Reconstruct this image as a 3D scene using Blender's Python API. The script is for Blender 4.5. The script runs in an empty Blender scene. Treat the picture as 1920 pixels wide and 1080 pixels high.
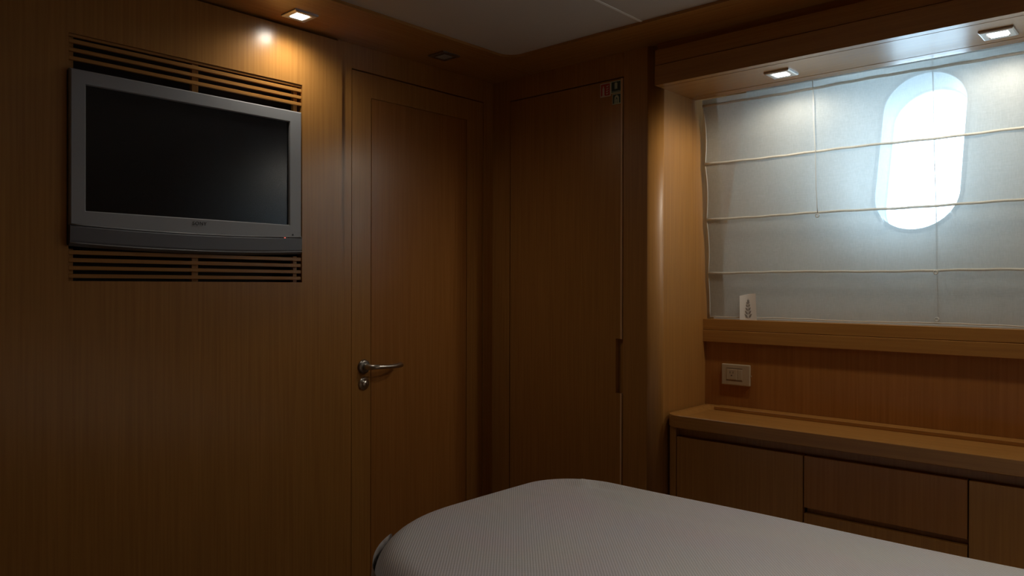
import bpy, bmesh, math, random
from mathutils import Vector, Matrix
random.seed(7)
SC = bpy.context.scene
COL = SC.collection

# ------------------------------------------------------------------ camera
YAW, PIT, ROL = (math.radians(a) for a in (42.13, -0.17, 0.148))
FW = Vector((-math.sin(YAW), math.cos(YAW), 0)); RT = Vector((math.cos(YAW), math.sin(YAW), 0)); UPV = Vector((0, 0, 1))
FW2 = FW*math.cos(PIT) + UPV*math.sin(PIT); UP2 = UPV*math.cos(PIT) - FW*math.sin(PIT)
RT3 = RT*math.cos(ROL) + UP2*math.sin(ROL); UP3 = UP2*math.cos(ROL) - RT*math.sin(ROL)
cd = bpy.data.cameras.new('camera'); cam = bpy.data.objects.new('camera', cd); COL.objects.link(cam)
m = Matrix((RT3, UP3, -FW2)).transposed().to_4x4(); m.translation = (0, 0, 1.25)
cam.matrix_world = m
cd.sensor_width = 36; cd.lens = 1427/1920*36; cd.clip_start = .02
SC.camera = cam

# ------------------------------------------------------------------ world, exposure
SKY = 14.0
w = bpy.data.worlds.new('world'); SC.world = w; w.use_nodes = True
bg = w.node_tree.nodes['Background']
bg.inputs['Color'].default_value = (.56, .79, 1.0, 1); bg.inputs['Strength'].default_value = SKY
SC.view_settings.view_transform = 'Standard'; SC.view_settings.look = 'None'
SC.view_settings.gamma = 1; SC.view_settings.use_curve_mapping = False
SC.view_settings.exposure = 0.0
SC.cycles.use_denoising = True
SC.cycles.max_bounces = 12; SC.cycles.diffuse_bounces = 6; SC.cycles.glossy_bounces = 4
SC.cycles.transparent_max_bounces = 12; SC.cycles.transmission_bounces = 8
SC.cycles.sample_clamp_indirect = 4.0
SC.cycles.caustics_reflective = False; SC.cycles.caustics_refractive = False

# hull plane: y = HY + HK (z - HZ)
HY, HZ, HK = 2.33, 1.144, .30
HT = math.atan(HK)
WINDOWS = (-.617, .33)
WV0, WV1, WR = .284, .788, .113          # stadium: bottom, top along slope, half width
REV = .10
def hull(x, v, d=0.0):
    """x along the hull, v up the slope from the sill, d outward"""
    c, s = math.cos(HT), math.sin(HT)
    return Vector((x, HY + v*s + d*c, HZ + v*c - d*s))
for wx in WINDOWS:                        # daylight enters through the portholes (portals for the sky)
    ld = bpy.data.lights.new('porthole_portal', 'AREA'); ld.shape = 'RECTANGLE'; ld.size = .23; ld.size_y = .52
    ld.cycles.is_portal = True
    lo = bpy.data.objects.new('porthole_portal', ld); COL.objects.link(lo)
    lo.location = hull(wx, (WV0+WV1)/2, REV+.03)
    n = Vector((0, -math.cos(HT), math.sin(HT)))          # inward
    lo.rotation_euler = n.to_track_quat('-Z', 'Y').to_euler()

# ------------------------------------------------------------------ materials
MATS = {}
def nodes(name):
    mt = bpy.data.materials.new(name); mt.use_nodes = True
    nt = mt.node_tree; b = nt.nodes['Principled BSDF']
    return mt, nt, b
def plain(name, col, rough=.5, metal=0, spec=.5, bump=0, bscale=200, var=0):
    mt, nt, b = nodes(name)
    b.inputs['Base Color'].default_value = (*col, 1); b.inputs['Roughness'].default_value = rough
    b.inputs['Metallic'].default_value = metal; b.inputs['Specular IOR Level'].default_value = spec
    tc = nt.nodes.new('ShaderNodeTexCoord'); nz = nt.nodes.new('ShaderNodeTexNoise')
    nz.inputs['Scale'].default_value = bscale; nt.links.new(tc.outputs['Object'], nz.inputs['Vector'])
    if bump:
        bp = nt.nodes.new('ShaderNodeBump'); bp.inputs['Strength'].default_value = bump; bp.inputs['Distance'].default_value = .001
        nt.links.new(nz.outputs['Fac'], bp.inputs['Height']); nt.links.new(bp.outputs['Normal'], b.inputs['Normal'])
    if var:
        mx = nt.nodes.new('ShaderNodeMix'); mx.data_type = 'RGBA'
        mx.inputs['A'].default_value = (*[c*(1-var) for c in col], 1); mx.inputs['B'].default_value = (*[min(1, c*(1+var)) for c in col], 1)
        nt.links.new(nz.outputs['Fac'], mx.inputs['Factor']); nt.links.new(mx.outputs['Result'], b.inputs['Base Color'])
    MATS[name] = mt; return mt
def wood(name, col, axis, rough=.27, spread=.10, seed=0):
    """fine straight veneer grain running along one axis"""
    mt, nt, b = nodes(name); L = nt.links.new
    tc = nt.nodes.new('ShaderNodeTexCoord')
    def noise(sc, det, off):
        mp = nt.nodes.new('ShaderNodeMapping'); mp.inputs['Location'].default_value = (off, off*1.7, off*.3)
        s = [sc, sc, sc]; s['xyz'.index(axis)] = sc*.022
        mp.inputs['Scale'].default_value = s
        nz = nt.nodes.new('ShaderNodeTexNoise'); nz.inputs['Scale'].default_value = 1; nz.inputs['Detail'].default_value = det
        L(tc.outputs['Object'], mp.inputs['Vector']); L(mp.outputs['Vector'], nz.inputs['Vector']); return nz
    a, c = noise(170, 4, seed), noise(14, 3, seed+5)
    ad = nt.nodes.new('ShaderNodeMath'); ad.operation = 'MULTIPLY_ADD'; ad.inputs[1].default_value = .8
    ml = nt.nodes.new('ShaderNodeMath'); ml.operation = 'MULTIPLY'; ml.inputs[1].default_value = .2
    L(c.outputs['Fac'], ml.inputs[0]); L(a.outputs['Fac'], ad.inputs[0]); L(ml.outputs[0], ad.inputs[2])
    cr = nt.nodes.new('ShaderNodeValToRGB')
    cr.color_ramp.elements[0].position = .36; cr.color_ramp.elements[1].position = .64
    cr.color_ramp.elements[0].color = (*[q*(1-spread*k) for q, k in zip(col, (1, 1.15, 1.35))], 1)
    cr.color_ramp.elements[1].color = (*[q*(1+spread*k) for q, k in zip(col, (.8, .9, 1))], 1)
    L(ad.outputs[0], cr.inputs['Fac']); L(cr.outputs['Color'], b.inputs['Base Color'])
    bp = nt.nodes.new('ShaderNodeBump'); bp.inputs['Strength'].default_value = .10; bp.inputs['Distance'].default_value = .0006
    L(a.outputs['Fac'], bp.inputs['Height']); L(bp.outputs['Normal'], b.inputs['Normal'])
    b.inputs['Roughness'].default_value = rough; b.inputs['Specular IOR Level'].default_value = .5
    MATS[name] = mt; return mt
WC = (.39, .182, .045)
W_V = wood('veneer_vertical', WC, 'z')
W_VR = wood('veneer_vertical_red', (.36, .150, .036), 'z', seed=3)
W_X = wood('veneer_along_x', WC, 'x')
W_Y = wood('veneer_along_y', WC, 'y', seed=9)
W_EDGE = wood('pale_edge_lipping', (.66, .40, .19), 'z', seed=2)
W_N = wood('veneer_niche', WC, 'z', rough=.40, seed=6)
BLACK = plain('dark_recess', (.012, .011, .010), .8)
GAP = plain('dark_joint', (.03, .016, .008), .8)
HEAD = plain('ceiling_vinyl', (.55, .48, .39), .75, bump=.15, bscale=300, var=.04)
JOINTM = plain('ceiling_joint_white', (.80, .76, .68), .5, bump=.05)
REVM = plain('porthole_reveal_grey', (.21, .25, .27), .5, bump=.05, bscale=60, var=.03)
CLIPM = plain('porthole_clip_white', (.95, .95, .93), .2, bump=.02)
LINER = plain('white_hull_liner', (.74, .78, .78), .45, bump=.1, bscale=60, var=.03)
SILVER = plain('silver_plastic', (.30, .305, .315), .38, bump=.03, bscale=900, var=.02)
GREYP = plain('grey_speaker_plastic', (.135, .138, .15), .45, bump=.1, bscale=1500, var=.05)
DARKP = plain('dark_plastic', (.02, .02, .022), .4, bump=.02)
SCREEN = plain('black_screen', (.004, .004, .005), .22, bump=0, spec=.5)
CHROME = plain('brushed_nickel', (.62, .58, .52), .28, 1, bump=.02)
NICKELD = plain('dark_nickel', (.30, .27, .24), .35, 1, bump=.02)
BEZEL = plain('lamp_bezel_metal', (.62, .62, .62), .30, .7, bump=.02)
IVORY = plain('ivory_plastic', (.46, .37, .25), .4, bump=.02, var=.03)
RED = plain('sticker_red', (.42, .035, .02), .45, var=.04)
WHITEP = plain('sticker_white', (.62, .58, .48), .5, var=.03)
GREEN = plain('sticker_dark_green', (.02, .055, .045), .45, var=.05)
GREENP = plain('sticker_pale_green', (.50, .56, .36), .5, var=.03)
CARD = plain('card_paper', (.85, .83, .79), .7, bump=.1, bscale=500, var=.03)
INK = plain('card_ink', (.30, .275, .25), .7, var=.05)
CARPET = plain('carpet_beige', (.20, .15, .10), .95, bump=.8, bscale=700, var=.25)
MATT = plain('mattress_ticking', (.5, .47, .42), .8, bump=.2, var=.05)
def emit(name, col, s):
    mt, nt, b = nodes(name)
    b.inputs['Base Color'].default_value = (.8, .8, .8, 1)
    b.inputs['Emission Color'].default_value = (*col, 1); b.inputs['Emission Strength'].default_value = s
    MATS[name] = mt; return mt
LAMP_ON = emit('lamp_lens_lit', (1, .97, .92), 9)
LED_ON = emit('standby_led', (1, .12, .08), .9)
LENS_OFF = plain('lamp_lens_off', (.30, .28, .25), .3, bump=.02)
# bedspread: soft woven cloth with a fine diagonal rib
mt, nt, b = nodes('ribbed_bedspread'); L = nt.links.new
tc = nt.nodes.new('ShaderNodeTexCoord')
def wave(rotz, scale):
    mp = nt.nodes.new('ShaderNodeMapping'); mp.inputs['Rotation'].default_value = (0, 0, rotz)
    wv = nt.nodes.new('ShaderNodeTexWave'); wv.wave_type = 'BANDS'; wv.bands_direction = 'X'
    wv.inputs['Scale'].default_value = scale; wv.inputs['Distortion'].default_value = .6; wv.inputs['Detail'].default_value = 1
    wv.inputs['Detail Scale'].default_value = .6
    L(tc.outputs['Object'], mp.inputs['Vector']); L(mp.outputs['Vector'], wv.inputs['Vector']); return wv
w1 = wave(math.radians(-42), 62); w2 = wave(math.radians(48), 95)
ad = nt.nodes.new('ShaderNodeMath'); ad.operation = 'MULTIPLY_ADD'; ad.inputs[1].default_value = .45
L(w2.outputs['Fac'], ad.inputs[0]); L(w1.outputs['Fac'], ad.inputs[2])
nz = nt.nodes.new('ShaderNodeTexNoise'); nz.inputs['Scale'].default_value = 5; nz.inputs['Detail'].default_value = 4
L(tc.outputs['Object'], nz.inputs['Vector'])
cr = nt.nodes.new('ShaderNodeValToRGB')
cr.color_ramp.elements[0].color = (.52, .475, .48, 1); cr.color_ramp.elements[1].color = (.64, .59, .60, 1)
cr.color_ramp.elements[0].position = .3; cr.color_ramp.elements[1].position = 1.3/1.45
L(ad.outputs[0], cr.inputs['Fac'])
hs = nt.nodes.new('ShaderNodeMix'); hs.data_type = 'RGBA'; hs.blend_type = 'MULTIPLY'; hs.inputs['Factor'].default_value = .16
L(cr.outputs['Color'], hs.inputs['A']); L(nz.outputs['Color'], hs.inputs['B']); L(hs.outputs['Result'], b.inputs['Base Color'])
bp = nt.nodes.new('ShaderNodeBump'); bp.inputs['Strength'].default_value = .35; bp.inputs['Distance'].default_value = .0012
L(ad.outputs[0], bp.inputs['Height']); L(bp.outputs['Normal'], b.inputs['Normal'])
b.inputs['Roughness'].default_value = .9; b.inputs['Sheen Weight'].default_value = .15
SPREAD = mt
# sheer blind cloth: open weave (see-through) + translucent yarn
def sheer(name, col, see, trans):
    mt = bpy.data.materials.new(name); mt.use_nodes = True; nt = mt.node_tree; nt.nodes.clear(); L = nt.links.new
    out = nt.nodes.new('ShaderNodeOutputMaterial')
    tc = nt.nodes.new('ShaderNodeTexCoord')
    def noise(s, det=3):
        mp = nt.nodes.new('ShaderNodeMapping'); mp.inputs['Scale'].default_value = s
        nz = nt.nodes.new('ShaderNodeTexNoise'); nz.inputs['Scale'].default_value = 1; nz.inputs['Detail'].default_value = det
        L(tc.outputs['Object'], mp.inputs['Vector']); L(mp.outputs['Vector'], nz.inputs['Vector']); return nz
    a, c, e = noise((60, 60, 700)), noise((500, 500, 50)), noise((28, 28, 2.2))
    s1 = nt.nodes.new('ShaderNodeMath'); s1.operation = 'ADD'; L(a.outputs['Fac'], s1.inputs[0]); L(c.outputs['Fac'], s1.inputs[1])
    s2 = nt.nodes.new('ShaderNodeMath'); s2.operation = 'MULTIPLY_ADD'; s2.inputs[1].default_value = .35
    L(e.outputs['Fac'], s2.inputs[0]); L(s1.outputs[0], s2.inputs[2])
    mr = nt.nodes.new('ShaderNodeMapRange'); mr.inputs['From Min'].default_value = .85; mr.inputs['From Max'].default_value = 1.5
    mr.inputs['To Min'].default_value = see+.035; mr.inputs['To Max'].default_value = see-.035
    L(s2.outputs[0], mr.inputs['Value'])
    cr = nt.nodes.new('ShaderNodeMix'); cr.data_type = 'RGBA'
    cr.inputs['A'].default_value = (*[q*.96 for q in col], 1); cr.inputs['B'].default_value = (*[min(1, q*1.03) for q in col], 1)
    mr2 = nt.nodes.new('ShaderNodeMapRange'); mr2.inputs['From Min'].default_value = .85; mr2.inputs['From Max'].default_value = 1.5
    L(s2.outputs[0], mr2.inputs['Value']); L(mr2.outputs['Result'], cr.inputs['Factor'])
    df = nt.nodes.new('ShaderNodeBsdfDiffuse'); tl = nt.nodes.new('ShaderNodeBsdfTranslucent'); tr = nt.nodes.new('ShaderNodeBsdfTransparent')
    L(cr.outputs['Result'], df.inputs['Color']); L(cr.outputs['Result'], tl.inputs['Color'])
    m1 = nt.nodes.new('ShaderNodeMixShader'); m1.inputs[0].default_value = trans
    L(df.outputs[0], m1.inputs[1]); L(tl.outputs[0], m1.inputs[2])
    m2 = nt.nodes.new('ShaderNodeMixShader'); L(mr.outputs['Result'], m2.inputs[0])
    L(m1.outputs[0], m2.inputs[1]); L(tr.outputs[0], m2.inputs[2]); L(m2.outputs[0], out.inputs['Surface'])
    MATS[name] = mt; return mt
SHEER = sheer('sheer_blind_cloth', (.70, .72, .70), .34, .58)
SHEER2 = sheer('doubled_blind_hem', (.58, .53, .42), .10, .28)
CORD = plain('blind_cord', (.60, .60, .56), .7, bump=.05)
RODM = sheer('batten_pocket', (.78, .75, .68), .10, .40)
# porthole glass
mt = bpy.data.materials.new('porthole_glass'); mt.use_nodes = True; nt = mt.node_tree; nt.nodes.clear(); L = nt.links.new
out = nt.nodes.new('ShaderNodeOutputMaterial'); tr = nt.nodes.new('ShaderNodeBsdfTransparent'); gl = nt.nodes.new('ShaderNodeBsdfGlossy')
gl.inputs['Roughness'].default_value = .02; tr.inputs['Color'].default_value = (.93, .97, .97, 1)
fr = nt.nodes.new('ShaderNodeFresnel'); ms = nt.nodes.new('ShaderNodeMixShader')
L(fr.outputs[0], ms.inputs[0]); L(tr.outputs[0], ms.inputs[1]); L(gl.outputs[0], ms.inputs[2]); L(ms.outputs[0], out.inputs['Surface'])
GLASS = mt

# ------------------------------------------------------------------ helpers
def tag(o, label=None, cat=None, group=None, kind=None):
    if label: o['label'] = label
    if cat: o['category'] = cat
    if group: o['group'] = group
    if kind: o['kind'] = kind
    return o
def link(name, bm, mat, parent=None, smooth=False, recalc=True):
    if recalc: bmesh.ops.recalc_face_normals(bm, faces=bm.faces[:])
    me = bpy.data.meshes.new(name); bm.to_mesh(me); bm.free()
    mats = mat if isinstance(mat, (list, tuple)) else [mat]
    for q in mats: me.materials.append(q)
    if smooth:
        for p in me.polygons: p.use_smooth = True
    o = bpy.data.objects.new(name, me); COL.objects.link(o)
    if parent is not None: o.parent = parent; o.matrix_parent_inverse = parent.matrix_world.inverted() if False else Matrix.Translation(-parent.location)
    return o
def empty(name, loc):
    o = bpy.data.objects.new(name, None); COL.objects.link(o); o.location = loc; o.empty_display_size = .05; return o
def box(bm, x0, x1, y0, y1, z0, z1, bev=0, seg=2):
    b2 = bmesh.new(); bmesh.ops.create_cube(b2, size=1)
    for v in b2.verts:
        v.co = Vector(((x0+x1)/2 + v.co.x*(x1-x0), (y0+y1)/2 + v.co.y*(y1-y0), (z0+z1)/2 + v.co.z*(z1-z0)))
    if bev: bmesh.ops.bevel(b2, geom=b2.edges[:], offset=bev, segments=seg, profile=.5, affect='EDGES')
    me = bpy.data.meshes.new('t'); b2.to_mesh(me); b2.free(); bm.from_mesh(me); bpy.data.meshes.remove(me)
def boxo(name, dims, mat, parent=None, bev=.0015, seg=2):
    bm = bmesh.new(); box(bm, *dims, bev=bev, seg=seg); return link(name, bm, mat, parent)
def prism(bm, pts, a, b):
    """extrude closed 3-D loop pts by shifting from a to b (Vectors)"""
    v0 = [bm.verts.new(Vector(p)+a) for p in pts]; v1 = [bm.verts.new(Vector(p)+b) for p in pts]
    n = len(pts)
    bm.faces.new(v0); bm.faces.new(v1[::-1])
    for i in range(n): bm.faces.new((v0[i], v1[i], v1[(i+1) % n], v0[(i+1) % n]))
def tube(bm, path, radii, n=12, cap=True):
    path = [Vector(p) for p in path]
    if not hasattr(radii, '__len__'): radii = [radii]*len(path)
    rings = []; prev = None
    for i, p in enumerate(path):
        t = (path[min(i+1, len(path)-1)] - path[max(i-1, 0)]).normalized()
        if prev is None:
            a = t.orthogonal().normalized()
        else:
            a = (prev - t*prev.dot(t)).normalized()
        prev = a; c = t.cross(a)
        rings.append([bm.verts.new(p + (a*math.cos(2*math.pi*k/n) + c*math.sin(2*math.pi*k/n))*radii[i]) for k in range(n)])
    for r0, r1 in zip(rings, rings[1:]):
        for k in range(n): bm.faces.new((r0[k], r0[(k+1) % n], r1[(k+1) % n], r1[k]))
    if cap: bm.faces.new(rings[0][::-1]); bm.faces.new(rings[-1])
def lathe(bm, org, axis, prof, n=32):
    """prof: (distance along axis, radius)"""
    axis = Vector(axis).normalized(); a = axis.orthogonal().normalized(); c = axis.cross(a); org = Vector(org)
    rings = []
    for d, r in prof:
        if r < 1e-6: rings.append([bm.verts.new(org+axis*d)])
        else: rings.append([bm.verts.new(org+axis*d+(a*math.cos(2*math.pi*k/n)+c*math.sin(2*math.pi*k/n))*r) for k in range(n)])
    for r0, r1 in zip(rings, rings[1:]):
        for k in range(n):
            q = [r0[k % len(r0)], r0[(k+1) % n % len(r0)], r1[(k+1) % n % len(r1)], r1[k % len(r1)]]
            q = list(dict.fromkeys(q))
            if len(q) > 2: bm.faces.new(q)

# ------------------------------------------------------------------ key planes
XA, YC, XS, YB = -1.88, 1.975, -1.202, 2.273
ZS = 1.972                                  # underside of the wood soffits
XR, YN = 1.55, -1.25                        # right and near walls, out of view
YO = 2.95

# ------------------------------------------------------------------ setting
bm = bmesh.new(); box(bm, XA-.2, XR+.1, YN-.1, YO, -.06, 0); tag(link('floor', bm, CARPET), kind='structure')
# left wall: television panel with an opening, then the door head and frame
wl = empty('wall_left', (XA, 0, 0)); tag(wl, kind='structure')
PF = XA + .005                              # face of the proud panel
oy0, oy1, oz0, oz1 = .596, 1.192, 1.258, 1.813
bm = bmesh.new()
pe = 1.3255; pt = 1.966
def quadx(bm, y0, y1, z0, z1, x):
    vs = [bm.verts.new((x, y, z)) for y, z in ((y0, z0), (y1, z0), (y1, z1), (y0, z1))]; bm.faces.new(vs)
ys = (YN, oy0, oy1, pe); zs = (0, oz0, oz1, pt)
front = {}
for i in range(3):
    for j in range(3):
        if i == 1 and j == 1: continue
        quadx(bm, ys[i], ys[i+1], zs[j], zs[j+1], PF)
bmesh.ops.remove_doubles(bm, verts=bm.verts[:], dist=1e-5)
ed = [e for e in bm.edges if e.is_boundary]
r = bmesh.ops.extrude_edge_only(bm, edges=ed)
for v in [g for g in r['geom'] if isinstance(g, bmesh.types.BMVert)]: v.co.x -= .024
link('panel', bm, W_V, wl)
bm = bmesh.new()                            # box of the recess behind television and grilles
x0, x1 = XA-.16, XA-.012
box(bm, x0-.01, x0, oy0-.03, oy1+.03, oz0-.03, oz1+.03)
for d in ((oy0-.03, oy0-.004, oz0-.03, oz1+.03), (oy1+.004, oy1+.03, oz0-.03, oz1+.03), (oy0-.03, oy1+.03, oz0-.03, oz0-.004), (oy0-.03, oy1+.03, oz1+.004, oz1+.03)):
    box(bm, x0, x1, *d)
tag(link('recess_box', bm, BLACK, wl), 'black inside of the television recess')
# frame and head around the door
dy0, dy1, dz1 = 1.366, 1.927, 1.897
FX = XA - .002
bm = bmesh.new()
box(bm, FX-.05, FX, pe-.01, dy0-.0012, 0, 2.05)
box(bm, FX-.05, FX, dy0-.0012, dy1+.0012, dz1+.002, 2.05)
box(bm, FX-.05, FX+.001, dy1+.0012, YC+.002, 0, 2.05)
link('door_frame', bm, W_V, wl)
bm = bmesh.new(); box(bm, XA-.26, XA-.06, YN-.1, YO, -.06, 2.2); link('backing', bm, GAP, wl)

# hinged cabin door
d1 = empty('door_1', (FX, dy0, 0)); tag(d1, kind='structure')
def framed(bm, y0, y1, z0, z1, xf, th, gy0, gy1, gz0, gz1, g=.0022, gd=.004):
    """door leaf with a fine sunk line around its inner panel"""
    box(bm, xf-th, xf-gd, y0, y1, z0, z1)
    for a in ((y0, gy0-g/2, z0, z1), (gy1+g/2, y1, z0, z1), (gy0-g/2, gy1+g/2, gz1+g/2, z1), (gy0-g/2, gy1+g/2, z0, gz0-g/2)):
        box(bm, xf-gd, xf, *a)
bm = bmesh.new(); framed(bm, dy0+.0012, dy1-.0012, .012, dz1-.002, FX-.001, .03, 1.4385, 1.848, .12, 1.822)
link('leaf_frame', bm, W_V, d1)
boxo('inner_panel', (FX-.005, FX-.0016, 1.4385+.0013, 1.848-.0013, .1213, 1.8207), W_VR, d1, bev=.0008)
# lever handle and lock
hy, hz = 1.411, 1.003
h = empty('lever_handle', (FX, hy, hz)); h.parent = d1; h.matrix_parent_inverse = Matrix.Translation(-d1.location)
bm = bmesh.new(); lathe(bm, (FX-.001, hy, hz), (1, 0, 0), [(0, .0215), (.004, .0215), (.007, .0195), (.008, .016), (.008, 0)])
rs = link('rosette', bm, NICKELD, d1, smooth=True); bpy.data.objects.remove(h)
bm = bmesh.new()
path = [(FX+.006, hy, hz), (FX+.018, hy+.001, hz), (FX+.032, hy+.004, hz+.0005), (FX+.042, hy+.012, hz+.001), (FX+.046, hy+.026, hz+.001), (FX+.047, hy+.05, hz-.0005),
        (FX+.047, hy+.075, hz-.001), (FX+.045, hy+.098, hz), (FX+.040, hy+.112, hz), (FX+.030, hy+.120, hz), (FX+.022, hy+.121, hz)]
tube(bm, path, [.0095, .009, .0085, .0078, .007, .0066, .0072, .0078, .0078, .0074, .0066], n=16)
tag(link('lever', bm, CHROME, d1, smooth=True), 'curved brushed metal lever')
bm = bmesh.new(); lathe(bm, (FX-.001, hy, .952), (1, 0, 0), [(0, .0190), (.004, .0190), (.006, .0170), (.007, .0115), (.009, .0105), (.0115, .0085), (.012, 0)])
lk = link('lock_rosette', bm, CHROME, d1, smooth=True)
boxo('keyhole', (FX+.0105, FX+.0118, hy-.001, hy+.001, .947, .957), DARKP, lk, bev=0)

# far wall with the flush wardrobe door
wf = empty('wall_far', (XA, YC, 0)); tag(wf, kind='structure')
cx0, cx1, cz1 = -1.797, -1.3275, 1.895
bm = bmesh.new()
box(bm, XA-.05, cx0-.0013, YC, YC+.04, 0, 2.05)
box(bm, cx0-.0013, cx1+.0045, YC, YC+.04, cz1+.0022, 2.05)
link('panel', bm, W_V, wf)
bm = bmesh.new(); box(bm, XA-.1, XS-.02, YC+.045, YC+.09, 0, 2.05); link('backing', bm, GAP, wf)
# post between wardrobe and window niche, with a rounded corner
bm = bmesh.new(); rr = .036; pxs = cx1+.0045
prof = [(pxs, YC+.042), (pxs, YC)]
for k in range(13):
    a = k/12*math.pi/2; prof.append((XS-rr+rr*math.sin(a)**(2/1.4), YC+rr-rr*math.cos(a)**(2/1.4)))
prof += [(XS, 2.40), (XS, YO-.1), (XS-.04, YO-.1), (XS-.04, YC+.06)]
prism(bm, [(x, y, 0) for x, y in prof], Vector((0, 0, 0)), Vector((0, 0, 2.05)))
pst = link('trim_1', bm, W_N, smooth=False); tag(pst, kind='structure')
for p in pst.data.polygons:
    if abs(p.normal.z) < .1 and p.area < .02: p.use_smooth = True
# wardrobe door
d2 = empty('door_2', (cx0, YC, 0)); tag(d2, kind='structure')
bm = bmesh.new()
box(bm, cx0+.0013, cx1-.0235, YC+.001, YC+.024, .012, cz1-.0012)
box(bm, cx1-.0235, cx1-.006, YC+.001, YC+.024, .012, .917)
box(bm, cx1-.0235, cx1-.006, YC+.001, YC+.024, 1.086, cz1-.0012)
link('leaf', bm, W_V, d2)
for z0, z1 in ((.012, .917), (1.086, cz1-.0012)):
    boxo('edge_lipping', (cx1-.006, cx1-.0002, YC-.0006, YC+.022, z0, z1), W_EDGE, d2, bev=.0003, seg=1)
boxo('finger_grip', (cx1-.0235, cx1+.001, YC+.016, YC+.022, .917, 1.086), W_V, d2, bev=0)

# soffits (lowered wooden borders) and ceiling
EX, EY, ZC = -1.622, 1.781, 1.972
bm = bmesh.new()
def flat(bm, outline, z0, z1):
    prism(bm, [(x, y, 0) for x, y in outline], Vector((0, 0, z0)), Vector((0, 0, z1)))
flat(bm, [(XA-.05, YN), (EX-.046, YN), (EX-.046, YC+.05), (XA-.05, YC+.05)], ZS, 2.06)
tag(link('trim_2', bm, W_Y), kind='structure')
bm = bmesh.new()
flat(bm, [(EX-.046, EY+.006), (XR, EY+.006), (XR, 2.02), (EX-.046, 2.02)], ZS, 2.06)
tag(link('trim_3', bm, W_X), kind='structure')
# edge moulding running along both soffits with a rounded inner corner
bm = bmesh.new(); cr_ = .05
inner = [(EX, YN)] + [(EX+cr_ - cr_*math.cos(k/10*math.pi/2), EY-cr_ + cr_*math.sin(k/10*math.pi/2)) for k in range(11)] + [(XR, EY)]
outer = [(EX-.044, YN), (EX-.044, EY+.006), (XR, EY+.006)]
zt, zb = 2.06, ZS-.006
loop = inner + outer[::-1]
flat(bm, loop, zb, zt)
tag(link('trim_4', bm, W_Y), kind='structure')
ce = empty('ceiling', (0, 0, 2.0)); tag(ce, kind='structure')
ZC = ZS + .002; jx = -1.137
bm = bmesh.new()
box(bm, EX-.01, jx-.004, YN, EY+.01, ZC, ZC+.03, bev=.0); link('ceiling_panel', bm, HEAD, ce)
bm = bmesh.new(); box(bm, jx+.004, XR, YN, EY+.01, ZC, ZC+.03); link('ceiling_panel', bm, HEAD, ce)
boxo('joint_strip', (jx-.004, jx+.004, YN, EY+.01, ZC-.0015, ZC+.02), JOINTM, ce, bev=.001)
bm = bmesh.new(); box(bm, XA-.26, XR+.1, YN-.1, YO, 2.09, 2.16); link('backing', bm, GAP, ce)

# niche beam over the window
BZ, BF, BR = 1.844, 1.956, 2.2
bw = empty('trim_5', (XS, BF, BZ)); tag(bw, kind='structure')
boxo('lower_board', (XS, XR, BF, BF+.0265, BZ, 1.902), W_X, bw, bev=.001)
boxo('upper_board', (XS, XR, BF+.003, BF+.028, 1.9035, 1.949), W_X, bw, bev=.0008)
boxo('recessed_board', (XS, XR, BF+.016, BF+.032, 1.949, ZS+.01), W_X, bw, bev=0)
boxo('underside_panel', (XS, XR, BF+.029, 2.1565, BZ+.0002, BZ+.02), W_X, bw, bev=.0006, seg=1)
boxo('rear_board', (XS, XR, 2.159, BR, BZ, BZ+.04), W_X, bw, bev=.0006, seg=1)
boxo('filler', (XS, XR, BF+.02, BR-.01, BZ+.015, BZ+.05), GAP, bw, bev=0)

# hull side: liner with portholes, lower panelling, sill
def stadium(n=56, grow=0.0):
    r_ = WR+grow; cb, ct = WV0+WR, WV1-WR; pts = []
    for k in range(n//2+1): a = -math.pi + k/(n//2)*math.pi; pts.append((r_*math.cos(a), cb + r_*math.sin(a)))
    for k in range(n//2+1): a = k/(n//2)*math.pi; pts.append((r_*math.cos(a), ct + r_*math.sin(a)))
    return pts                                # anticlockwise from the left
def loft(bm, loops, close=True):
    n = len(loops[0]); vl = [[bm.verts.new(p) for p in lp] for lp in loops]
    for a, c in zip(vl, vl[1:]):
        for i in range(n if close else n-1): bm.faces.new((a[i], a[(i+1) % n], c[(i+1) % n], c[i]))
    return vl
wh = empty('wall_hull', (0, 2.4, 0)); tag(wh, kind='structure')
bm = bmesh.new(); vlo, vhi = -.12, 1.0
edges_x = [XS-.03, -.15, XR+.05]
for wx, ex0, ex1 in zip(WINDOWS, edges_x, edges_x[1:]):
    st = stadium(); cv = (WV0+WV1)/2; rect = []
    for (du, v) in st:
        dv = v-cv; best = 1e9
        for lim, comp in (((ex1-wx) if du > 0 else (ex0-wx), du), ((vhi-cv) if dv > 0 else (vlo-cv), dv)):
            if abs(comp) > 1e-9: best = min(best, lim/comp)
        rect.append([wx+du*best, cv+dv*best])
    for cx_, cv_ in ((ex0, vlo), (ex1, vlo), (ex1, vhi), (ex0, vhi)):
        k = min(range(len(rect)), key=lambda q: (rect[q][0]-cx_)**2+(rect[q][1]-cv_)**2); rect[k] = [cx_, cv_]
    loft(bm, [[hull(*p) for p in rect], [hull(wx+du, v) for du, v in st]])
link('liner', bm, LINER, wh)
boxo('lower_panel', (XS, XR, YB, YB+.02, 0, 1.10), W_VR, wh, bev=0)
bm = bmesh.new(); box(bm, XA-.1, XR+.1, YO-.2, YO-.15, -.06, .98); link('backing', bm, GAP, wh)
bm = bmesh.new(); box(bm, XA-.1, XR+.1, 2.30, YO-.15, .93, 1.0); link('backing', bm, GAP, wh)
bm = bmesh.new()
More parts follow.
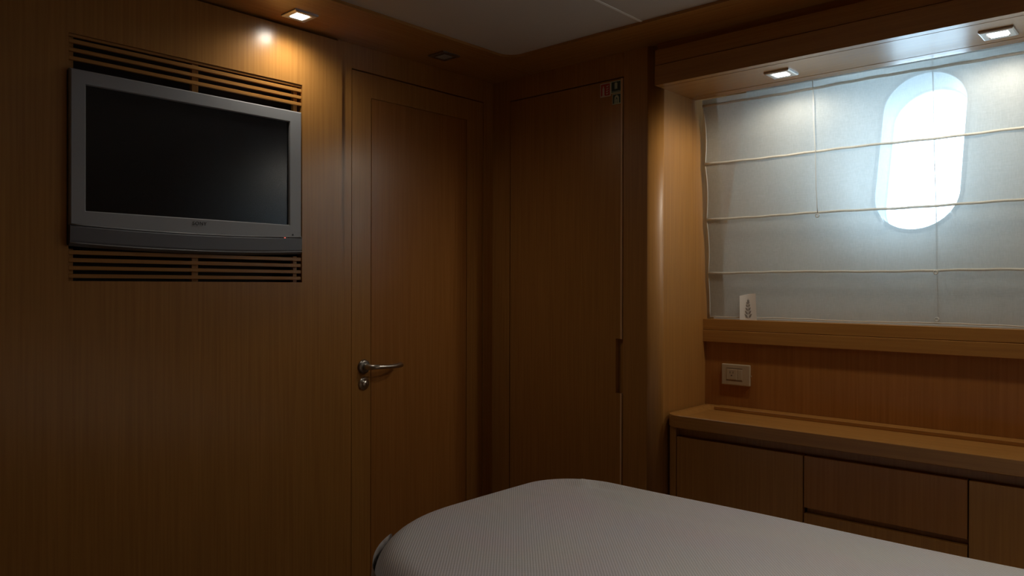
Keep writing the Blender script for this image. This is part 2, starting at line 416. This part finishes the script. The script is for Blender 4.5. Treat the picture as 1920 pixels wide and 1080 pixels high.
prism(bm, [tuple(hull(0, .80, .006))[0:3], tuple(hull(0, .99, .006)), (0, 2.72, 2.12), (0, 2.20, 2.12), (0, 2.20, BZ+.045)], Vector((XS, 0, 0)), Vector((XR, 0, 0))) if False else None
box(bm, XS-.02, XR+.05, BF+.05, 2.95, 2.06, 2.09); link('cavity_top', bm, LINER, wh)
# windows
for i, wx in enumerate(WINDOWS):
    wn = empty('window_%d' % (i+1), hull(wx, WV0)); tag(wn, kind='structure')
    st = stadium()
    bm = bmesh.new(); loft(bm, [[hull(wx+du, v, 0) for du, v in st], [hull(wx+du, v, .05) for du, v in st], [hull(wx+du, v, REV) for du, v in st]])
    link('reveal', bm, REVM, wn, smooth=True)
    bm = bmesh.new(); pr = []
    for g, d in ((.0, .002), (.0005, -.004), (.004, -.0055), (.010, -.004), (.012, .0), (.012, .002)):
        pr.append([hull(wx+du, v, d) for du, v in stadium(grow=g)])
    loft(bm, pr); link('rim', bm, SILVER, wn, smooth=True)
    bm = bmesh.new(); pr = []
    for g, d in ((.03, REV+.012), (.03, REV), (.001, REV), (-.002, REV+.003), (-.002, REV+.012)):
        pr.append([hull(wx+du, v, d) for du, v in stadium(grow=g)])
    loft(bm, pr); link('outer_frame', bm, LINER, wn, smooth=True)
    bm = bmesh.new(); bm.faces.new([bm.verts.new(hull(wx+du, v, REV+.006)) for du, v in stadium(grow=-.001)]); link('glass', bm, GLASS, wn)
    for du, v in ((-.146, .672), (-.147, .515), (-.093, .302), (.094, .305)):
        bm = bmesh.new(); tube(bm, [hull(wx+du+.012*math.sin(t*math.pi), v+(t-.5)*.05, -.004-.010*math.sin(t*math.pi)) for t in [k/8 for k in range(9)]], .0032, n=8)
        link('clip', bm, CLIPM, wn, smooth=True)
# sill ledge
sl = empty('trim_6', (XS, 2.258, 1.07)); tag(sl, kind='structure')
boxo('upper_board', (XS, XR, 2.2585, 2.38, 1.1095, 1.144), W_X, sl, bev=.0012)
boxo('lower_board', (XS, XR, 2.2575, 2.33, 1.0705, 1.1085), W_X, sl, bev=.0012)

# walls out of view
bm = bmesh.new(); box(bm, XR, XR+.08, YN-.1, YO, -.05, 2.1); tag(link('wall_right', bm, W_V), kind='structure')
bm = bmesh.new(); box(bm, XA-.2, XR+.1, YN-.1, YN, -.05, 2.1); tag(link('wall_near', bm, W_V), kind='structure')

# ------------------------------------------------------------------ vent grilles
def grille(zs_, label, ends, z0, z1):
    g = empty('vent_grille', (XA, .894, z0)); tag(g, label, 'vent', 'slatted wooden vent grilles around the television')
    for a, b_ in zs_:
        boxo('slat', (XA-.006, XA+.002, oy0+.001, oy1-.001, a, b_), W_Y, g, bev=.0008, seg=1)
    for a, b_ in ((oy0+.0005, oy0+.0135), (.8815, .8985), (oy1-.0215, oy1-.009)):
        boxo('upright', (XA-.020, XA-.007, a, b_, z0, z1), W_V, g, bev=.0006, seg=1)
    return g
grille([(1.8065, 1.8125), (1.7925, 1.8015), (1.7735, 1.7820), (1.7545, 1.7630)], 'slatted wooden vent grille in the wall above the television', 0, 1.735, 1.8125)
grille([(1.3180, 1.3275), (1.3005, 1.3100), (1.2830, 1.2920), (1.2650, 1.2740)], 'slatted wooden vent grille in the wall below the television', 0, 1.2585, 1.331)

# ------------------------------------------------------------------ television
TX = XA + .020
tv = empty('television', (XA, .885, 1.33)); tag(tv, 'silver framed flat television hung in the wood panelled wall', 'television')
ty0, ty1, tz1 = .594, 1.181, 1.7315
sy0, sy1, sz0, sz1 = .627, 1.143, 1.416, 1.6995
def bezel_bottom(y):                          # lower curved edge of the bezel
    t = (y-(ty0+ty1)/2)/((ty1-ty0)/2); return 1.376 + .008*t*t
def chin(y, z0=1.3285):
    t = (y-(ty0+ty1)/2)/((ty1-ty0)/2); return z0 + .0085*t*t
bm = bmesh.new()                              # bezel: outer and inner rectangles, sloping inner lip
N = 24
def rectloop(y0, y1, z0f, z1, x, n=N):
    pts = [(x, y0+(y1-y0)*k/n, z0f(y0+(y1-y0)*k/n)) for k in range(n+1)]
    pts += [(x, y1-(y1-y0)*k/n, z1) for k in range(n+1)]
    return pts
f_ = lambda c: (lambda y: c)
lo = rectloop(ty0, ty1, bezel_bottom, tz1, TX-.03)
l1 = rectloop(ty0, ty1, bezel_bottom, tz1, TX-.003)
l2 = rectloop(ty0+.003, ty1-.003, lambda y: bezel_bottom(y)+.003, tz1-.003, TX)
l3 = rectloop(sy0-.002, sy1+.002, f_(sz0-.002), sz1+.002, TX)
l4 = rectloop(sy0, sy1, f_(sz0), sz1, TX-.003)
l5 = rectloop(sy0, sy1, f_(sz0), sz1, TX-.012)
loft(bm, [lo, l1, l2, l3, l4, l5]); link('bezel', bm, SILVER, tv)
boxo('screen', (TX-.03, TX-.008, sy0-.001, sy1+.001, sz0-.001, sz1+.001), SCREEN, tv, bev=0)
boxo('rear_shell', (XA-.09, TX-.012, ty0-.0015, ty1+.003, 1.338, tz1-.002), DARKP, tv, bev=.002)
# speaker bar below, bowed forward and downward
bm = bmesh.new(); rings = []
for k in range(N+1):
    y = ty0 + (ty1-ty0)*k/N; t = (k/N*2-1); bow = .010*(1-t*t)
    zt_, zb_ = bezel_bottom(y)-.0006, chin(y)
    rings.append([(TX-.03, y, zt_), (TX-.001+bow*.3, y, zt_), (TX+.002+bow, y, zt_-.004), (TX+.001+bow, y, zb_+.012), (TX-.002+bow*.8, y, zb_+.004), (TX-.008, y, zb_), (TX-.03, y, zb_)])
vl = loft(bm, rings); bm.faces.new(vl[0]); bm.faces.new(vl[-1][::-1])
sb = link('speaker_bar', bm, GREYP, tv)
bm = bmesh.new()
tube(bm, [(TX+.0015+.010*(1-(k/N*2-1)**2), ty0+(ty1-ty0)*k/N, chin(ty0+(ty1-ty0)*k/N)+.0065) for k in range(N+1)], .0011, n=6)
link('seam_line', bm, SILVER, sb, smooth=True)
bm = bmesh.new()
tube(bm, [(TX+.001+.003*(1-(k/N*2-1)**2), ty0+.002+(ty1-ty0-.004)*k/N, bezel_bottom(ty0+(ty1-ty0)*k/N)+.0008) for k in range(N+1)], .0016, n=6)
link('accent_line', bm, SILVER, tv, smooth=True)
bm = bmesh.new(); lathe(bm, (TX-.001, 1.1275, 1.3795), (1, 0, 0), [(0, .0022), (.0035, .0022), (.0042, 0)], 12); tag(link('standby_light', bm, LED_ON, tv), 'small red standby light')
for y in (1.113, 1.139):
    bm = bmesh.new(); lathe(bm, (TX-.001, y, 1.3797), (1, 0, 0), [(0, .0014), (.0033, .0014), (.0036, 0)], 10); link('indicator', bm, DARKP, tv)
bm = bmesh.new(); lathe(bm, (TX-.001, 1.153, 1.389), (1, 0, 0), [(0, .0026), (.0016, .0026), (.0018, 0)], 14); link('sensor', bm, DARKP, tv)
# maker's badge
fc = bpy.data.curves.new('badge', 'FONT'); fc.body = 'SONY'; fc.size = .0125; fc.extrude = .0004; fc.align_x = 'CENTER'; fc.align_y = 'CENTER'; fc.space_character = 1.15
tmp = bpy.data.objects.new('tmp', fc); COL.objects.link(tmp)
bpy.context.view_layer.update()
me = bpy.data.meshes.new_from_object(tmp.evaluated_get(bpy.context.evaluated_depsgraph_get()))
bpy.data.objects.remove(tmp)
rot = Matrix(((0, 0, 1), (1, 0, 0), (0, 1, 0))).to_4x4()
me.transform(Matrix.Translation((TX+.0003, .889, 1.4035)) @ rot)
me.materials.clear(); me.materials.append(DARKP)
bd = bpy.data.objects.new('badge_lettering', me); COL.objects.link(bd); bd.parent = tv; bd.matrix_parent_inverse = Matrix.Translation(-tv.location)

# ------------------------------------------------------------------ downlights
def downlight(x, y, z, label, on, watts, aim=(0, 0, -1), angle=150, warm=(1, .93, .80)):
    t = empty('downlight', (x, y, z)); tag(t, label, 'downlight', 'small square recessed downlights')
    s, iw = .035, .0188
    bm = bmesh.new()
    def sq(a, zz, rot_=0): return [(x-a, y-a, zz), (x+a, y-a, zz), (x+a, y+a, zz), (x-a, y+a, zz)]
    loft(bm, [sq(s, z+.002), sq(s, z-.0035), sq(s-.003, z-.0055), sq(iw+.004, z-.0055), sq(iw+.001, z-.003), sq(iw+.001, z+.001)])
    link('bezel', bm, BEZEL if on else NICKELD, t)
    bm = bmesh.new(); bm_s = iw-.0005
    box(bm, x-bm_s, x+bm_s, y-bm_s, y+bm_s, z-.006, z-.0005, bev=.0015)
    tag(link('lens', bm, LAMP_ON if on else LENS_OFF, t), 'glowing white lens' if on else 'unlit grey lens')
    if on:
        ld = bpy.data.lights.new('lamp_light', 'SPOT'); ld.energy = watts; ld.color = warm; ld.spot_size = math.radians(angle); ld.spot_blend = .9 if angle < 170 else .45
        ld.shadow_soft_size = .018
        lo_ = bpy.data.objects.new('lamp_light', ld); COL.objects.link(lo_); lo_.parent = t
        lo_.location = (0, 0, -.016); lo_.rotation_euler = Vector(aim).to_track_quat('-Z', 'Y').to_euler()
    return t
downlight(-1.787, 1.128, ZS, 'lit square downlight in the wooden ceiling border above the television wall', True, 3.6, angle=165)
downlight(-1.763, 1.628, ZS, 'unlit square downlight in the wooden ceiling border above the cabin door', False, 0)
downlight(-.868, 2.074, BZ, 'lit square downlight under the window beam, nearer the wardrobe', True, 4.6, angle=176, warm=(1, .90, .74))
downlight(-.352, 2.079, BZ, 'lit square downlight under the window beam, at the right photo edge', True, 5.6, angle=176, warm=(1, .90, .74))

for x_, y_, w_ in ((.15, .95, 'over the middle of the bed'), (1.0, .95, 'nearest the bed head')):
    downlight(x_, y_, ZC, 'lit square downlight in the pale ceiling, ' + w_, True, 21, angle=112)

# ------------------------------------------------------------------ roman blind
XL, XE = -1.179, -.12
def by(z): return 2.207 + (1.842-z)/(1.842-1.150)*.075
bl = empty('roman_blind', (XL, by(1.15), 1.15)); tag(bl, 'sheer off-white roman blind hanging over the oval porthole', 'blind')
RZ = [1.842, 1.8215, 1.641, 1.4655, 1.2935, 1.1515]
XSEAM = [-1.133, -1.128, -1.128, -1.128, -1.128, -1.128]
def left_x(z, k):                             # hand-sewn edge bellies inwards between battens
    return XL + (.0, .0, -.002, -.006, -.009, -.011)[k]
for k in range(5):
    zt_, zb_ = RZ[k], RZ[k+1]; nx, nz_ = 70, 10
    def P(u, s, off=0):
        z = zt_ + (zb_-zt_)*s
        xl = left_x(zt_, k)*(1-s) + left_x(zb_, k+1)*s + .004*math.sin(math.pi*s)*(k in (1, 2, 3))
        x = xl + (XE-xl)*u
        bil = math.sin(math.pi*s)*(.0035+.0015*math.sin(9*u+k*1.3)) if k else 0
        rip = .0012*math.sin(26*u+2.1*k)*math.sin(math.pi*s) + .0008*math.sin(61*u+k)
        return Vector((x, by(z) + bil + rip + off, z + .0015*math.sin(7*u+k*2)*math.sin(math.pi*s)))
    bm = bmesh.new(); g = [[bm.verts.new(P(i/nx, j/nz_)) for i in range(nx+1)] for j in range(nz_+1)]
    for j in range(nz_):
        for i in range(nx): bm.faces.new((g[j][i], g[j][i+1], g[j+1][i+1], g[j+1][i]))
    tag(link('cloth_panel', bm, SHEER, bl, smooth=True), 'narrow top valance strip' if k == 0 else None)
    bm = bmesh.new(); uu = [q/8*.050/(XE-XL) for q in range(9)]
    g = [[bm.verts.new(P(u, j/nz_, .0016)) for u in uu] for j in range(nz_+1)]
    for j in range(nz_):
        for i in range(8): bm.faces.new((g[j][i], g[j][i+1], g[j+1][i+1], g[j+1][i]))
    link('side_hem', bm, SHEER2, bl, smooth=True)
    bm = bmesh.new(); tube(bm, [P(0, j/nz_) for j in range(nz_+1)], .0014, n=6); link('edge_piping', bm, CORD, bl, smooth=True)
for k in range(1, 6):
    z = RZ[k]; n = 40; xl = left_x(z, k)
    bm = bmesh.new()
    tube(bm, [(xl + (XE-xl)*i/n, by(z)-.001, z + .0012*math.sin(i*.35+k) + .0006*math.sin(i*1.7)) for i in range(n+1)], .0040 if k == 1 else (.0034 if k < 5 else .0018), n=8)
    link('batten', bm, RODM, bl, smooth=True)
for x, zt_, rings_ in ((-.829, 1.842, (1.462,)), (-.523, 1.842, (1.2935, 1.1585))):
    zb_ = min(rings_)
    bm = bmesh.new(); n = 14
    tube(bm, [(x+.0006*math.sin(i), by(zt_+(zb_-zt_)*i/n)+(-.006 if x < -.7 else .010), zt_+(zb_-zt_)*i/n) for i in range(n+1)], .0010, n=6)
    link('pull_cord', bm, CORD, bl, smooth=True)
    for zr in rings_:
        bm = bmesh.new(); c = Vector((x, by(zr)-.006, zr-.005 if zr > 1.2 else zr+.004))
        tube(bm, [c + Vector((math.cos(a)*.0048, 0, math.sin(a)*.0048)) for a in [q/14*2*math.pi for q in range(15)]], .0015, n=6, cap=False)
        link('cord_ring', bm, CORD, bl, smooth=True)

# ------------------------------------------------------------------ leaf card on the sill
cz = 1.1447
cdp = empty('printed_card', (-1.05, 2.255, cz)); tag(cdp, 'small white card with a grey leaf print leaning on the blind', 'card')
CX0, CX1, CH = -1.078, -1.022, .083
def card_pt(u, v, off=0):
    """u across 0..1, v up 0..1"""
    x = CX0 + (CX1-CX0)*u - .006*v*(1-u)*0 + (-.004*v if u < .5 else -.007*v)
    bend = .006*math.sin(math.pi*u)
    return Vector((x, 2.264 + .006*v + bend*.6 - off, cz + CH*v - (.008*(1-u)**2 if v > .5 else 0)*((v-.5)*2)))
bm = bmesh.new(); nu, nv = 10, 10
for off in (0.0, -.0007):
    g = [[bm.verts.new(card_pt(i/nu, j/nv, off)) for i in range(nu+1)] for j in range(nv+1)]
    for j in range(nv):
        for i in range(nu): bm.faces.new((g[j][i], g[j][i+1], g[j+1][i+1], g[j+1][i]))
link('paper', bm, CARD, cdp, smooth=True, recalc=False)
bm = bmesh.new()
def leaf(u0, v0, u1, v1, wd):
    a, b_ = Vector((u0, v0)), Vector((u1, v1)); t = (b_-a); nn = Vector((-t.y, t.x)).normalized()*wd
    mid = a + t*.45
    pts = [a, mid+nn*.9, b_, mid-nn*.9]
    bm.faces.new([bm.verts.new(card_pt(p.x, p.y, .0006)) for p in pts])
for k, v in enumerate((.06, .20, .34, .48, .60)):
    s = 1 - k*.13
    leaf(.47, v, .47-.21*s, v+.17*s, .06); leaf(.50, v+.02, .50+.22*s, v+.18*s, .06)
leaf(.49, .66, .52, .84, .05); leaf(.47, .64, .43, .79, .035); leaf(.51, .64, .60, .78, .035)
leaf(.475, .03, .49, .72, .012)
link('leaf_print', bm, INK, cdp, recalc=False)

# ------------------------------------------------------------------ power outlet
ot = empty('power_outlet', (-1.092, YB, .968)); tag(ot, 'ivory wall socket plate on the panel below the window sill', 'outlet')
boxo('faceplate', (-1.140, -1.044, YB-.009, YB, .9355, 1.0025), IVORY, ot, bev=.003, seg=3)
fy = YB-.009
for z0, z1 in ((.9885, .9897), (.9500, .9512)):
    boxo('groove', (-1.123, -1.069, fy-.0004, fy+.001, z0, z1), GAP, ot, bev=0)
ins = boxo('socket_insert', (-1.122, -1.087, fy-.0014, fy+.001, .9535, .9865), IVORY, ot, bev=.001)
boxo('switch_insert', (-1.0855, -1.070, fy-.0010, fy+.001, .9535, .9865), IVORY, ot, bev=.001)
for x in (-1.1095, -1.0995): boxo('slot', (x-.0007, x+.0007, fy-.0019, fy, .973, .9795), DARKP, ins, bev=0)
bm = bmesh.new(); lathe(bm, (-1.1045, fy-.0019, .9665), (0, 1, 0), [(0, 0), (0, .002), (.001, .002)], 12); link('ground_hole', bm, DARKP, ins)
boxo('side_tab', (-1.0445, -1.0405, YB-.007, YB-.003, .966, .971), IVORY, ot, bev=.0006)

# ------------------------------------------------------------------ cabinet under the window
CF = 2.030
cb = empty('low_cabinet', (-.3, CF, 0)); tag(cb, 'long low wooden cabinet with handleless doors and drawers below the window', 'cabinet')
bm = bmesh.new()
box(bm, XS+.020, XS+.033, CF+.0, 2.262, .0, .826)
box(bm, XS+.033, XR-.01, 2.245, 2.262, .0, .826)
box(bm, XS+.033, XR-.01, CF+.03, 2.25, .0, .06)
box(bm, XS+.033, XR-.01, CF+.021, CF+.03, .06, .826)
link('carcass', bm, W_V, cb)
boxo('front_stile', (XS+.012, XS+.0335, CF-.001, CF+.05, .0, .826), W_V, cb, bev=.001)
TOPD = .7985
def front(name, x0, x1, z0, z1, mat=W_V):
    return boxo(name, (x0+.0016, x1-.0016, CF, CF+.018, z0, z1), mat, cb, bev=.0012)
front('door', -1.168, -.785, .06, TOPD)
front('drawer', -.785, -.400, .660, TOPD, W_VR)
front('drawer', -.785, -.400, .505, .6445)
front('drawer', -.785, -.400, .060, .489)
front('door', -.400, -.015, .06, TOPD)
front('door', -.015, .37, .06, TOPD)
front('door', .37, .755, .06, TOPD); front('door', .755, 1.14, .06, TOPD); front('door', 1.14, 1.525, .06, TOPD)
for x in (-.785, -.400): boxo('divider', (x-.003, x+.003, CF+.0185, CF+.0215, .06, TOPD), GAP, cb, bev=0)
# worktop with a raised fiddle rim and one rounded corner
wt = empty('worktop', (-.3, 2.005, .826)); tag(wt, 'long wooden worktop with a low raised rim on the cabinet under the window', 'worktop')
TF, TB, TZ, TU = 2.004, 2.2725, .8665, .829
def wt_out(ins_, rad=.045):
    x0, y0, x1, y1 = XS+.006+ins_, TF+ins_, XR-.012-ins_, TB-ins_; r_ = max(rad-ins_, .004); p = []
    for k in range(9): a = math.pi + k/8*math.pi/2; p.append((x0+r_+r_*math.cos(a), y0+r_+r_*math.sin(a)))
    p += [(x1, y0), (x1, y1), (x0, y1)]
    return p
bm = bmesh.new(); loops = []
for ins_, z in ((.0015, TU), (0, TU+.0015), (0, TZ-.002), (.0008, TZ-.0005), (.003, TZ), (.018, TZ), (.022, TZ-.0015), (.038, TZ-.009), (.042, TZ-.0095)):
    loops.append([(x, y, z) for x, y in wt_out(ins_)])
vl = loft(bm, loops); bm.faces.new(vl[0][::-1]); bm.faces.new(vl[-1]); link('rimmed_top', bm, W_X, wt)
boxo('rear_ledge', (XS+.055, XR-.02, 2.228, 2.2715, TZ-.010, TZ+.002), W_X, wt, bev=.0022)

# ------------------------------------------------------------------ bed
bd_ = empty('bed', (-.3, 1.0, 0)); tag(bd_, 'bed with a pale ribbed bedspread tucked over its rounded foot end', 'bed')
BX0, BX1, BY0, BY1, BTZ = -1.315, 1.30, .82, 1.668, .748
def bed_outline(ins_, rf=.20, rn=.38, n=24):
    x0, x1, y0, y1 = BX0+ins_, BX1-ins_, BY0+ins_, BY1-ins_; p = []
    def arc(cx, cy, r_, a0, a1, m_): 
        for k in range(m_+1):
            a = a0+(a1-a0)*k/m_; p.append((cx+r_*math.cos(a), cy+r_*math.sin(a)))
    rf_, rn_ = max(rf-ins_, .05), max(rn-ins_, .06)
    arc(x0+rn_, y0+rn_, rn_, 1.5*math.pi, math.pi, n)
    for k in range(1, 12): p.append((x0, y0+rn_+(y1-rf_-y0-rn_)*k/12))
    arc(x0+rf_, y1-rf_, rf_, math.pi, .5*math.pi, n)
    for k in range(1, 30): p.append((x0+rf_+(x1-.05-x0-rf_)*k/30, y1))
    arc(x1-.05, y1-.05, .05, .5*math.pi, 0, 6)
    for k in range(1, 10): p.append((x1, y1-.05-(y1-y0-.1)*k/10))
    arc(x1-.05, y0+.05, .05, 0, -.5*math.pi, 6)
    for k in range(1, 30): p.append((x1-.05-(x1-.05-x0-rn_)*k/30, y0))
    return p
def bump_top(x, y):
    z = .0022*math.sin(3.1*x+1)*math.sin(4.3*y) + .0012*math.sin(9*x+5*y)
    d2_ = (x+1.165)**2+(y-1.560)**2
    z += .011*math.exp(-d2_/.0006) - .008*math.exp(-((x+1.125)**2+(y-1.575)**2)/.0005)
    return z
bm = bmesh.new(); loops = []
R_ = .062
O0 = bed_outline(0); n_ = len(O0)
def fold(i, depth):
    t = i/n_*2*math.pi
    return depth*(.006*math.sin(17*t)+.004*math.sin(41*t+1))
for z, out_ in ((.10, .030), (.25, .022), (.42, .014), (.56, .006), (.66, .0), (BTZ-R_-.01, -.001)):
    dep = (BTZ-z)/.6; loops.append([(x, y, z) for i, (x, y) in enumerate(bed_outline(-out_-fold(0, 0))) ])
    loops[-1] = [(x + fold(i, dep)*.8, y + fold(i+3, dep)*.8, z) for i, (x, y, _) in enumerate(loops[-1])]
for k in range(0, 11):
    a = k/10*math.pi/2; loops.append([(x, y, BTZ-R_*1.0+R_*math.sin(a)+bump_top(x, y)*math.sin(a)) for x, y in bed_outline(R_-R_*math.cos(a))])
for ins_ in (.075, .09, .105, .12, .135, .15, .17, .19):
    loops.append([(x, y, BTZ+bump_top(x, y)) for x, y in bed_outline(ins_)])
base = bed_outline(.19); cxm = .0
for s in (.9, .78, .64, .48, .3, .12):
    loops.append([(cxm+(x-cxm)*(s*.5+.5) if False else cxm+(x-cxm)*s, 1.244+(y-1.244)*s, BTZ+.002+bump_top(cxm+(x-cxm)*s, 1.244+(y-1.244)*s)*.5) for x, y in base])
vl = loft(bm, loops); bm.faces.new(vl[-1])
link('bedspread', bm, SPREAD, bd_, smooth=True)
bm = bmesh.new(); gq = []                    # folded corner pleat of the spread
for j in range(15):
    z = .722 - j/14*.60; u_ = min(1, (.722-z)/.07); fl_ = .002 + max(0, (.66-z)/.56)*.032
    row = []
    for k in range(13):
        a = math.radians(207 + 40*k/12); off = fl_ + u_*(.012*(1-k/12)**.6)
        if k == 0: row.append((207.0, -.002+fl_*u_, z))
        row.append((math.degrees(a), off, z))
    gq.append([bm.verts.new((BX0+.38+(.38+o_)*math.cos(math.radians(a_)), BY0+.38+(.38+o_)*math.sin(math.radians(a_)), z_)) for a_, o_, z_ in row])
for j in range(14):
    for k in range(13): bm.faces.new((gq[j][k], gq[j][k+1], gq[j+1][k+1], gq[j+1][k]))
link('corner_pleat', bm, SPREAD, bd_, smooth=False)
bm = bmesh.new()
loft_l = [[(x, y, z) for x, y in bed_outline(i2)] for i2, z in ((.06, .38), (.05, .40), (.05, .66), (.08, .69))]
vl = loft(bm, loft_l); bm.faces.new(vl[0][::-1]); bm.faces.new(vl[-1]); link('mattress', bm, MATT, bd_)
bm = bmesh.new(); loft_l = [[(x, y, z) for x, y in bed_outline(.09)] for z in (0, .375)]
vl = loft(bm, loft_l); bm.faces.new(vl[0][::-1]); bm.faces.new(vl[-1]); link('bed_base', bm, W_X, bd_)

# ------------------------------------------------------------------ safety stickers on the wardrobe door
def sticker(x0, x1, z0, z1, label, ground, mark, art):
    s = empty('safety_sticker', ((x0+x1)/2, YC, z0)); tag(s, label, 'sticker', 'small safety stickers on the wardrobe door')
    boxo('backing', (x0, x1, YC-.0004, YC+.001, z0, z1), WHITEP if ground is RED else GREENP, s, bev=0)
    b_ = .0028; y0 = YC-.0007
    boxo('colour_field', (x0+b_, x1-b_, y0, YC, z0+b_, z1-b_), ground, s, bev=0)
    bm = bmesh.new()
    for poly in art:
        pts = [(x0+b_+(x1-x0-2*b_)*u, 0, z0+b_+(z1-z0-2*b_)*v) for u, v in poly]
        prism(bm, pts, Vector((0, y0-.0003, 0)), Vector((0, y0+.0001, 0)))
    link('pictogram', bm, mark, s)
ext = [[(.18, .06), (.40, .06), (.40, .62), (.34, .74), (.31, .86), (.25, .86), (.23, .74), (.18, .62)],
       [(.10, .0), (.48, .0), (.48, .05), (.10, .05)]]
fl = [[(.58+.02*q, .12+.2*q), (.72, .10+.2*q), (.88, .22+.2*q), (.80, .24+.2*q), (.70, .17+.2*q), (.60, .24+.2*q)] for q in range(4)]
sticker(-1.4115, -1.3720, 1.8455, 1.8885, 'red square sticker with a white extinguisher and flames, top of the wardrobe door', RED, WHITEP, ext+fl)
man = [[(.36, .30), (.47, .30), (.5, .55), (.53, .30), (.64, .30), (.66, .85), (.58, .92), (.42, .92), (.34, .85)]]
bar = [[(.05, .06), (.95, .06), (.95, .10), (.05, .10)]]
sticker(-1.3710, -1.3320, 1.8510, 1.8890, 'dark green square sticker with a small pale figure, uppermost right of the stickers', GREEN, GREENP, man+bar)
arch = [[(.22, .0), (.36, .0), (.38, .5), (.44, .66), (.56, .66), (.62, .5), (.64, .0), (.80, .0), (.80, .66), (.68, .86), (.5, .93), (.34, .86), (.22, .66)],
        [(.44, .0), (.56, .0), (.56, .45), (.5, .52), (.44, .45)]]
sticker(-1.3660, -1.3320, 1.8160, 1.8490, 'small green sticker with a pale arched doorway, below the other stickers', GREEN, GREENP, arch)
